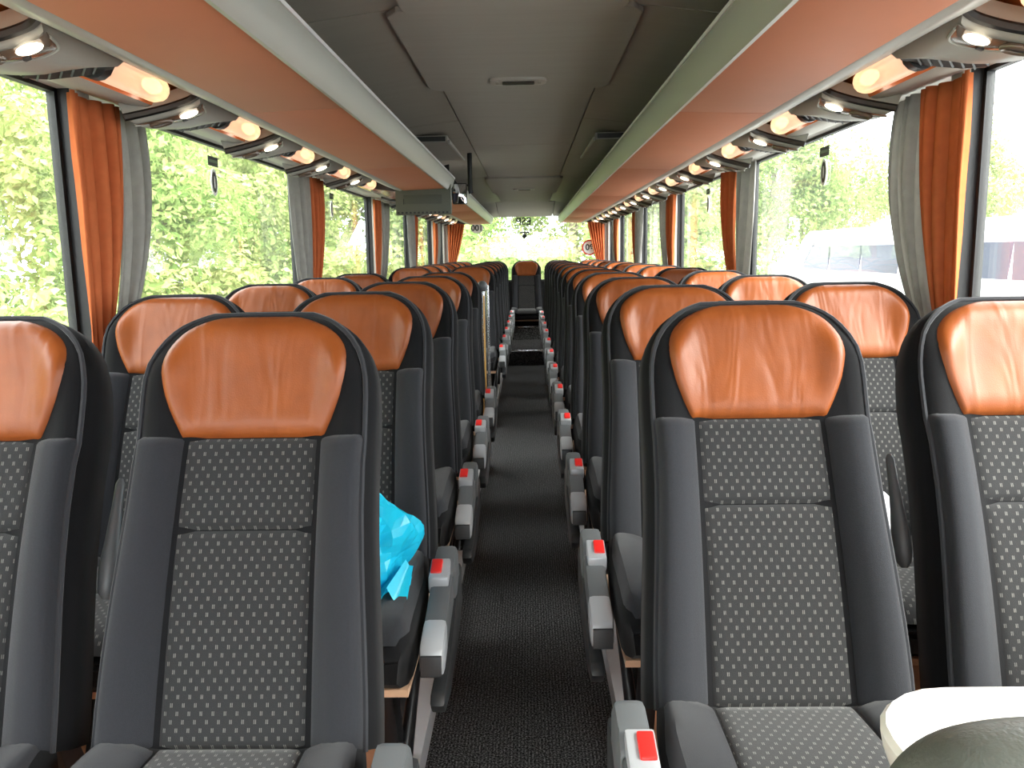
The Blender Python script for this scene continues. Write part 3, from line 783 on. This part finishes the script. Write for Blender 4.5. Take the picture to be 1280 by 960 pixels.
    if upright:
        a = upright
        ur = MB().tube([P(a * .232, s, -.085) for s in (.235, .245, .265, .30, .34, .40, .44, .45)], [.006, .013, .017, .017, .013, .009, .008, .004], 10)
        out.append(('folded_armrest', ur.mesh('seat_folded_armrest', M['grey_plastic']), []))
    return out

LAB = {}
def make_seat(parts, loc, label, group, rz=0):
    root = empty('coach_seat', loc, rz); tag(root, label, 'seat', group)
    for nm, me, subs in parts:
        o = link(nm, me, root)
        for sn, sm in subs: link(sn, sm, o)
    return root
PT = {('L', 'a'): seat_parts(1), ('R', 'a'): seat_parts(-1), ('L', 'w'): seat_parts(0, upright=1), ('R', 'w'): seat_parts(0, upright=-1), 'bench': seat_parts(0, legs=False)}
XA, XW = .455, .955
ROW_L = [1.21 + .84 * k for k in range(5)]
ROW_L2 = [6.78 + .80 * k for k in range(6)]
ROW_R = [1.325 + .845 * k for k in range(12)]
for k, y in enumerate(ROW_L):
    n = len(ROW_L) - 1 - k
    for c_, x in (('a', -XA), ('w', -XW)):
        make_seat(PT[('L', c_)], (x, y, POD_Z), 'orange-headed grey %s seat, %s row ahead of the handrail' % ('aisle' if c_ == 'a' else 'window', ORD[n]), 'coach seats')
for k, y in enumerate(ROW_L2):
    for c_, x in (('a', -XA), ('w', -XW)):
        make_seat(PT[('L', c_)], (x, y, POD_Z), 'orange-headed grey %s seat, %s row behind the handrail' % ('aisle' if c_ == 'a' else 'window', ORD[k]), 'coach seats')
for k, y in enumerate(ROW_R):
    for c_, x in (('a', XA), ('w', XW)):
        make_seat(PT[('R', c_)], (x, y, POD_Z), 'orange-headed grey %s seat, %s row counted back from the white tray' % ('aisle' if c_ == 'a' else 'window', ORD[k]), 'coach seats')
bench = MB().box(-1.2, 1.2, BENCH_Y - .40, BENCH_Y + .1, POD_Z, POD_Z + ZC - .14)
bo = MB().box(-1.18, 1.18, BENCH_Y - .38, BENCH_Y + .1, .365, POD_Z + ZC - .134).build('bench_base', M['black_fabric'], smooth=False, bevel=.01)
tag(bo, 'black upholstered base under the rear bench seats', 'bench base')
for x, lb in ((-.94, 'rear bench seat in the corner under the 100 sticker side'), (-.47, 'rear bench seat next to the aisle seat on the 100 sticker side'), (0, 'single rear seat at the end of the aisle'), (.47, 'rear bench seat next to the aisle seat on the 80 sign side'), (.94, 'rear bench seat in the corner below the 80 sign')):
    make_seat(PT['bench'], (x, BENCH_Y, POD_Z), lb, 'coach seats')

# ------------------------------------------------------------------ curtains
def curtain(side, colour, top, mid, bot, z_tie, label, folds=7, seed=0, xo=0, z0=None, z1=None):
    """top/mid/bot: (y0,y1) extents; gathered at z_tie"""
    q = random.Random(seed); ph = q.random() * 6.28
    zt = 1.804 if z1 is None else z1; zb = SILL + .03 if z0 is None else z0
    xc = side * (HW - .036) + xo
    def fn(u, v):
        z = lerp(zt, zb, v)
        if z > z_tie:
            t = (zt - z) / (zt - z_tie)
            e0 = (1 - t) ** 2 * top[0] + 2 * t * (1 - t) * mid[0] + t * t * bot[0]
            e1 = (1 - t) ** 2 * top[1] + 2 * t * (1 - t) * mid[1] + t * t * bot[1]
        else:
            t = (z_tie - z) / (z_tie - zb + 1e-6)
            e0 = lerp(bot[0], bot[0] - .03, t); e1 = lerp(bot[1], bot[1] + .03, t)
        wd = abs(e1 - e0)
        amp = min(.042, wd * .16)
        a = math.pi * folds * (u + .035 * math.sin(5 * u + ph)) + .5 * math.sin(2.2 * v + ph)
        x = xc + side * .018 - side * amp * (abs(math.sin(a)) ** .8) * (.6 + .4 * math.sin(7.7 * u + 2 * ph + 1.3 * v))
        y = lerp(e0, e1, u) + .005 * math.cos(2 * a + .5)
        return (x, y, z)
    mb = MB().grid(fn, folds * 14, 26)
    o = mb.build('curtain', M['curtain_' + colour], fix=False)
    sm = o.modifiers.new('cloth_thickness', 'SOLIDIFY'); sm.thickness = .003; sm.offset = 0
    tag(o, label, 'curtain', 'window curtains')
    return o
names_p = ['first', 'second', 'third', 'fourth', 'fifth']
for side in (-1, 1):
    sd = 'handrail side' if side < 0 else 'side opposite the handrail'
    for k, py in enumerate(CURTAIN_Y):
        near, far = ('orange', 'grey') if k % 2 == 0 else ('grey', 'orange')
        def ext(near_, colour):
            if near_: return ((-.085, .205), (-.075, .22), (-.05, .09)) if colour == 'orange' else ((-.32, .13), (-.30, .15), (-.18, .07))
            return ((.135, .40), (.16, .43), (.085, .22)) if colour == 'orange' else ((.19, .40), (.22, .50), (.10, .22)) if k == 0 else ((.20, .56), (.22, .60), (.1, .30))
        for is_near, colour in ((True, near), (False, far)):
            t_, m_, b_ = [(py + e[0], py + e[1]) for e in ext(is_near, colour)]
            curtain(side, colour, t_, m_, b_, 1.15, 'gathered %s curtain on the %s side of the %s pillar, %s' % (colour, 'front-facing' if is_near else 'rear-facing', names_p[k], sd),
                    seed=k * 7 + side + (0 if is_near else 40), folds=6 if colour == 'orange' else 5)
# rear window curtains
for side in (-1, 1):
    q = 3 + side
    def fn(u, v, side=side):
        z = lerp(1.86, .95, v); t = min(v / .8, 1)
        e0 = 1.17; e1 = lerp(.91, 1.08, t ** 1.3)
        a = 2 * math.pi * 6 * u + 1.5 * v
        return (side * lerp(e0, e1, u), 12.56 + .02 * math.sin(a), z)
    o = MB().grid(fn, 60, 16).build('curtain', M['curtain_orange'], fix=False)
    sm = o.modifiers.new('cloth_thickness', 'SOLIDIFY'); sm.thickness = .003
    tag(o, 'orange curtain beside the rear window, %s' % ('by the 100 sticker' if side < 0 else 'by the round 80 sign'), 'curtain', 'window curtains')

# ------------------------------------------------------------------ monitor, mirror, handrail
mo = empty('ceiling_monitor', (-.675, 5.72, 1.625)); tag(mo, 'grey monitor seen from behind, hanging at the end of the luggage rack', 'monitor')
top = [(-.188 + .376 * i / 12, .205 - .022 * math.sin(math.pi * i / 12)) for i in range(13)]
MB().prism([(-.188, 0), (.188, 0)] + top[::-1], lambda p, t: (p[0], t, p[1]), .06).build('housing', M['monitor'], mo, bevel=.004)
MB().box(-.135, .125, -.0045, .004, .07, .13).build('recess_panel', M['monitor_dark'], mo, bevel=.002)
MB().box(-.136, -.130, -.007, .004, .068, .105).build('latch', M['black'], mo, smooth=False)
for k in range(13):
    MB().box(-.178 + k * .0277, -.164 + k * .0277, -.004, .004, .006, .018).build('vent_slot', M['black'], mo, smooth=False)
MB().box(-.17, .17, .0605, .064, .02, .165).build('screen', M['dark_glass'], mo, smooth=False)
MB().prism([(.06, .19), (.18, .19), (.18, .33), (.06, .30)], lambda p, t: (p[0], .01 + t, p[1]), .04).build('bracket', M['black'], mo, bevel=.004)
MB().tube([(-.19, .03, .10), (-.23, .03, .10), (-.27, .035, .115), (-.29, .04, .12)], .008, 8).build('cable', M['black'], mo)

mi = empty('door_mirror', (-.37, 5.95, 0)); tag(mi, 'black pole with a small convex mirror beside the monitor', 'mirror')
MB().tube([(0, 0, CEIL), (0, 0, 1.80), (.005, 0, 1.775)], .017, 12).build('pole', M['black'], mo and mi)
MB().tube([(0, -.005, 1.83), (-.03, -.01, 1.83)], .008, 8).build('arm', M['black'], mi)
MB().box(-.125, -.022, -.028, -.004, 1.70, 1.845).build('mirror_shell', M['black'], mi, bevel=.010)
MB().grid(lambda u, v: (lerp(-.119, -.028, u), -.030 - .010 * math.sin(math.pi * u) * math.sin(math.pi * v), lerp(1.707, 1.838, v)), 10, 10).build('mirror_glass', M['mirror'], mi, fix=False)

hr = empty('handrail', (-.255, 5.12, POD_Z)); tag(hr, 'steel handrail with yellow strips and ball top at the stairwell', 'handrail')
MB().tube([(0, 0, 0), (0, 0, 1.06)], .017, 14).build('post', M['chrome'], hr)
MB().ball((0, 0, 1.085), .033, .033, .036).build('ball_cap', M['grey_plastic'], hr)
for dx in (-.009, .009):
    MB().box(dx - .005, dx + .005, -.022, -.015, .1, 1.03).build('grip_strip', M['yellow'], hr, smooth=False, bevel=.001)
MB().box(-.50, -.02, -.008, .008, .06, 1.05).build('partition_panel', M['grey_plastic'], hr, smooth=False, bevel=.004)
MB().tube([(-.5, 0, 1.06), (-.06, 0, 1.075), (0, 0, 1.07)], .014, 10).build('top_rail', M['chrome'], hr)
MB().tube([(.03, .03, 0), (.03, .03, 1.09)], .009, 10).build('second_post', M['chrome'], hr)

# ------------------------------------------------------------------ stickers and writing on the glass
def text_mesh(txt, size):
    cu = bpy.data.curves.new('lettering', 'FONT'); cu.body = txt; cu.size = size; cu.extrude = .0006; cu.offset = .003; cu.align_x = 'CENTER'; cu.align_y = 'CENTER'
    o = bpy.data.objects.new('lettering', cu); COL.objects.link(o)
    me = bpy.data.meshes.new_from_object(o.evaluated_get(bpy.context.evaluated_depsgraph_get()))
    bpy.data.objects.remove(o); return me
def rear_text(name, txt, size, x, z, label, m='sticker_black', parent=None, loc=None):
    me = text_mesh(txt, size); me.materials.clear(); me.materials.append(M[m])
    o = link(name, me, parent, loc or (x, Y_REAR + .016, z)); o.rotation_euler = (R(90), 0, R(180))
    if label: tag(o, label, 'sticker')
    return o
rear_text('window_lettering', 'ESP', .155, -.03, H(.475), 'letters ESP seen mirrored on the rear window')
sp = empty('speed_sticker', (-.735, Y_REAR + .016, H(.39))); tag(sp, 'white sticker with mirrored 100 on the rear window', 'sticker')
MB().prism([(.075 * 1.25 * math.cos(i * math.pi / 16), .075 * math.sin(i * math.pi / 16)) for i in range(32)], lambda p, t: (p[0], t, p[1]), .001).build('disc', M['sticker_white'], sp, smooth=False)
rear_text('number', '100', .12, 0, 0, None, parent=sp, loc=(0, -.001, 0))
sp = empty('speed_sticker', (.955, Y_REAR + .014, H(.075))); tag(sp, 'round red-rimmed sign with mirrored 80 by the rear curtain', 'sticker')
def disc(r0, r1, y0, y1):
    mb = MB(); n = 36
    mb.grid(lambda u, v: [(r_ * math.cos(2 * math.pi * u), yy, r_ * math.sin(2 * math.pi * u)) for r_, yy in ((r0, y0), (r1, y0), (r1, y1), (r0, y1), (r0, y0))][int(round(v * 4))], n, 4, closed_u=True)
    return mb
disc(.095, .118, -.002, .002).build('rim', M['sticker_red'], sp, smooth=False)
disc(.001, .096, -.001, .002).build('disc', M['sticker_white'], sp, smooth=False)
rear_text('number', '80', .125, 0, 0, None, parent=sp, loc=(0, -.003, 0))
ham = empty('rear_hammer', (-.02, Y_REAR - .002, H(.25))); ham.scale = (1.35, 1, 1.35); tag(ham, 'small black escape hammer holder on the rear window', 'hammer')
MB().box(-.055, .055, -.01, .01, .04, .055).build('bar', M['black'], ham, bevel=.003)
MB().ball((0, 0, .008), .026, .012, .026).build('head', M['sticker_black'], ham)
MB().box(-.006, .006, -.008, .008, .02, .045).build('neck', M['black'], ham, smooth=False)

def exit_sticker(side, y, z, label):
    x = side * (HW + .050)
    root = empty('exit_sticker', (x, y, z)); tag(root, label, 'sticker')
    MB().box(-.001, .001, -.055, .055, .035, .075).build('plate', M['sticker_black'], root, smooth=False)
    MB().box(-.0016, .0012, -.045, .045, .050, .062).build('plate_line', mat('sticker_green', srgb(96, 118, 92), .5), root, smooth=False)
    def ell(a, b, x0, x1):
        return MB().prism([(a * math.cos(i * math.pi / 12), b * math.sin(i * math.pi / 12)) for i in range(24)], lambda p, t: (x0 + t, p[0], p[1] - .03), x1 - x0)
    ell(.036, .056, -.001, .001).build('oval_border', M['sticker_white'], root, smooth=False)
    ell(.026, .044, -.0016, .0016).build('oval', M['sticker_black'], root, smooth=False)
    ell(.006, .026, -.0022, .0022).build('oval_mark', M['sticker_white'], root, smooth=False)
exit_sticker(-1, 3.56, 1.70, 'escape hammer sticker on the window between first and second pillars, handrail side')
exit_sticker(1, 3.64, 1.70, 'escape hammer sticker on the window between first and second pillars, side opposite the handrail')
exit_sticker(-1, 5.68, 1.70, 'escape hammer sticker on the window between second and third pillars, handrail side')
exit_sticker(1, 5.93, 1.70, 'escape hammer sticker on the window between second and third pillars, side opposite the handrail')

# ------------------------------------------------------------------ bags
def bag(name, loc, rx, ry, rz, m, seed, label, crumple=.18, tail=True):
    q = random.Random(seed); ph = [q.random() * 6.28 for _ in range(8)]
    def fn(u, v):
        th = 2 * math.pi * u; la = math.pi * min(max(v, .01), .99)
        d = 1 + crumple * (.5 * math.sin(3 * th + ph[0] + 2 * la) + .35 * math.sin(7 * th + ph[1] - 3 * la) + .4 * math.sin(5 * la + ph[2] + 2 * th) + .2 * math.sin(13 * th + 6 * la + ph[3]))
        x = rx * d * math.cos(th) * math.sin(la); y = ry * d * math.sin(th) * math.sin(la); z = -rz * (d * .9) * math.cos(la)
        z = max(z, -rz * .72)
        return (x, y, z + rz * .72)
    root = empty(name, loc); tag(root, label, 'bag')
    o = MB().grid(fn, 34, 20, closed_u=True).build('bag_body', m, root)
    for p in o.data.polygons: p.use_smooth = False if seed == 5 else True
    if tail:
        def f2(u, v):
            a = 2 * math.pi * u; r_ = lerp(.02, .05, v) * (1 + .3 * math.sin(5 * a))
            return (rx * .9 + r_ * math.cos(a) * .7 - .03 * v, -ry * .5 - .09 * v, rz * .35 - .07 * v + r_ * math.sin(a))
        MB().grid(f2, 16, 6, closed_u=True).build('bag_neck', m, root, fix=False)
    return root
bag('plastic_bag', (-.37, ROW_L[1] - .2, POD_Z + ZC + .028), .125, .12, .125, M['bag_blue'], 5, 'crumpled turquoise plastic bag lying on a grey aisle seat')
bag('plastic_bag', (.83, ROW_R[1] - .12, POD_Z + ZC + .028), .13, .12, .085, M['bag_plastic'], 9, 'crumpled clear white plastic bag on a window seat', tail=False)

# ------------------------------------------------------------------ tray console and vinyl seat top in front
tr = empty('tray_console', (.585, .705, POD_Z)); tag(tr, 'white moulded tray on top of a pale console in front of the seats', 'tray')
def rrect(hx, hy, r_, n=6):
    o = []
    for cx_, cy_, a0 in ((hx - r_, hy - r_, 0), (-hx + r_, hy - r_, 90), (-hx + r_, -hy + r_, 180), (hx - r_, -hy + r_, 270)):
        for i in range(n + 1):
            a = R(a0 + 90 * i / n); o.append((cx_ + r_ * math.cos(a), cy_ + r_ * math.sin(a)))
    return o
def ringmesh(levels):
    mb = MB(); n = None
    for (hx, hy, r_, z) in levels:
        o = rrect(hx, hy, r_); n = len(o); mb.v += [(p[0], p[1], z) for p in o]
    for k in range(len(levels) - 1):
        for i in range(n):
            j = (i + 1) % n; mb.f.append((k * n + i, k * n + j, (k + 1) * n + j, (k + 1) * n + i))
    mb.f.append(tuple(reversed(range(n)))); mb.f.append(tuple((len(levels) - 1) * n + i for i in range(n)))
    return mb
TZ = .815
ringmesh([(.205, .115, .09, TZ - .05), (.215, .125, .095, TZ - .02), (.218, .128, .098, TZ - .004), (.213, .123, .094, TZ + .002), (.205, .115, .088, TZ - .001), (.198, .108, .082, TZ - .012), (.19, .10, .075, TZ - .018)]).build('tray_top', M['tray'], tr)
ringmesh([(.15, .07, .05, 0), (.17, .09, .06, .5), (.20, .11, .085, TZ - .05)]).build('pedestal', M['trim_grey'], tr)
vs_ = empty('vinyl_seat', (.515, .56, POD_Z)); tag(vs_, 'dark grey vinyl backrest top in front of the white tray', 'seat')
def vfn(u, v):
    u = warp(u); x = lerp(-.24, .24, u); e = max(1 - abs(2 * u - 1) ** 6, 0)
    ztop = .45 + .485 * e ** .13
    a = math.pi * v
    return (x, -.055 * math.cos(a) * (.35 + .65 * max(e, 0) ** .5), ztop - .05 + .05 * math.sin(a) if 0 < v < 1 else .30)
MB().grid(vfn, 48, 12).build('backrest', M['vinyl'], vs_)
ringmesh([(.20, .05, .04, 0), (.21, .05, .04, .34)]).build('base', M['dark_plastic'], vs_)

# ------------------------------------------------------------------ outside: ground, trees, white coach
GZ = -1.1
g = MB().grid(lambda u, v: (lerp(-80, 80, u), lerp(-40, 110, v), GZ), 4, 4).build('ground', M['asphalt'], smooth=False); tag(g, 'pale asphalt parking ground outside', 'ground', kind='structure')

def foliage_mesh(seed, rx, rz, n, size, m):
    q = random.Random(seed); mb = MB()
    clumps = []
    for _ in range(34):
        th = q.random() * 6.283; ph = math.acos(q.uniform(-.9, 1)); rr = q.uniform(.45, 1.0)
        clumps.append((Vector((rx * rr * math.sin(ph) * math.cos(th), rx * rr * math.sin(ph) * math.sin(th), rz * rr * math.cos(ph))), q.uniform(.30, .62) * rx * .62))
    for i in range(n):
        c, r_ = clumps[i % len(clumps)]
        d = Vector((q.gauss(0, 1), q.gauss(0, 1), q.gauss(0, .8))); d.normalize()
        p = c + d * (r_ * q.uniform(.55, 1.05))
        nn = (d + Vector((q.gauss(0, .6), q.gauss(0, .6), q.gauss(0, .6) + .5))).normalized()
        a = nn.cross(Vector((q.gauss(0, 1), q.gauss(0, 1), q.gauss(0, 1)))).normalized(); b = nn.cross(a)
        l_ = size * q.uniform(.7, 1.4); w_ = l_ * .55
        k = len(mb.v)
        mb.v += [tuple(p - a * l_ * .5), tuple(p + b * w_ * .5 + nn * l_ * .06), tuple(p + a * l_ * .5 - nn * l_ * .08), tuple(p - b * w_ * .5 + nn * l_ * .06)]
        mb.f.append((k, k + 1, k + 2, k + 3))
    return mb.mesh('foliage', m, smooth=False, fix=False)
FOL = [foliage_mesh(11, 2.0, 2.3, 13000, .12, M['leaf_a']), foliage_mesh(12, 2.1, 2.0, 13000, .125, M['leaf_b']), foliage_mesh(13, 1.8, 2.6, 13000, .115, M['leaf_a'])]
BUSH = [foliage_mesh(21, 1.5, 1.2, 6000, .13, M['leaf_b']), foliage_mesh(22, 1.6, 1.1, 6000, .13, M['leaf_a'])]
def trunk_mesh(seed, h, r0):
    q = random.Random(seed); mb = MB()
    pts = [(q.uniform(-.06, .06) * k, q.uniform(-.06, .06) * k, h * k / 6) for k in range(7)]
    mb.tube(pts, [r0 * (1 - .11 * k) for k in range(7)], 9)
    for k in range(5):
        a = q.random() * 6.28; z = h * q.uniform(.5, .95)
        mb.tube([(0, 0, z), (math.cos(a) * .5, math.sin(a) * .5, z + .5), (math.cos(a) * 1.1, math.sin(a) * 1.1, z + 1.2)], [r0 * .45, r0 * .3, r0 * .12], 6)
    return mb.mesh('trunk', M['bark'])
TRK = [trunk_mesh(31, 4.0, .14), trunk_mesh(32, 3.6, .17)]
def tree(x, y, k, sc, zc, where):
    o = empty('tree', (x, y, GZ), rnd.random() * 6.28); o.scale = (sc, sc, sc)
    link('trunk', TRK[k % 2], o)
    f = link('foliage', FOL[k % 3], o, (0, 0, zc)); f['kind'] = 'stuff'
    tag(o, 'leafy spring tree ' + where, 'tree', 'trees ' + where)
def bush(x, y, k, sc, where):
    o = empty('bush', (x, y, GZ), rnd.random() * 6.28); o.scale = (sc, sc, sc)
    MB().tube([(0, 0, 0), (0.03, 0, .5), (.05, .03, 1.0)], [.05, .04, .02], 6).build('stem', M['bark'], o)
    f = link('foliage', BUSH[k % 2], o, (0, 0, 1.15)); f['kind'] = 'stuff'
    tag(o, 'green roadside bush ' + where, 'bush', 'bushes ' + where)
W1, W2, W3 = 'outside the handrail-side windows', 'behind the rear window', 'beyond the white coach'
k = 0
for y in [-3, -.2, 2.2, 4.4, 7.6, 11, 14.5, 18.5, 23]:
    k += 1; tree(-6.4 - rnd.random() * 1.6, y + rnd.uniform(-.4, .4), k, rnd.uniform(.95, 1.2), 3.4, W1)
for y in [7, 17, 27]:
    k += 1; tree(-10.5 - rnd.random() * 2, y + rnd.random(), k, rnd.uniform(1.2, 1.5), 3.6, W1)
for y in [-1, 1.6, 3.9, 6, 8.5, 11, 14, 17, 20.5, 24]:
    k += 1; bush(-5.6 - rnd.random() * .8, y, k, rnd.uniform(.9, 1.3), W1)
for x in [-7, -4.4, -2.0, 1.2, 3.4]:
    k += 1; tree(x + rnd.uniform(-.3, .3), 20 + rnd.random() * 2, k, rnd.uniform(1.0, 1.2), 3.2, W2)
for x in [-5.5, -3.4, -1.2, 1, 3.0]:
    k += 1; bush(x, 17.6 + rnd.random(), k, rnd.uniform(1.2, 1.5), W2)
for x, y in [(15.6, 31), (9.4, 31.5), (12.6, 37.5), (18.6, 38), (6.2, 37.5), (11, 44.5), (17, 45)]:
    k += 1; tree(x, y + rnd.random(), k, rnd.uniform(1.15, 1.5), 3.3, W3)

cx0, cx1, cy0, cy1 = 6.6, 9.0, 6.0, 20.5
co = empty('parked_coach', (0, 0, GZ)); tag(co, 'white coach with dark window band parked alongside', 'coach')
prof = [(cx0, .35), (cx0 - .02, 1.9), (cx0 + .06, 2.62), (cx0 + .25, 2.86), (cx1 - .25, 2.86), (cx1 - .06, 2.62), (cx1 + .02, 1.9), (cx1, .35)]
MB().prism_y(prof, cy0, cy1).build('body', M['white_paint'], co, smooth=False)
for k2 in range(8):
    a = cy0 + .4 + k2 * 1.72
    MB().box(cx0 - .012, cx0 + .1, a, a + 1.62, 1.98, 2.5).build('side_window', M['dark_glass'], co, smooth=False)
MB().prism([(cy1 - .15, 1.9), (cy1 - .15, 2.02), (cy1 - .9, 2.6), (cy1 - 1.1, 2.6)], lambda p, t: (cx0 - .02 + t, p[0], p[1]), .06).build('front_pillar', M['white_paint'], co, smooth=False)
for yw in (cy0 + 2.8, cy1 - 2.6):
    for xw in (cx0 + .02, cx1 - .30):
        MB().tube([(xw, yw, .48), (xw + .28, yw, .48)], .48, 24).build('wheel', M['tyre'], co)
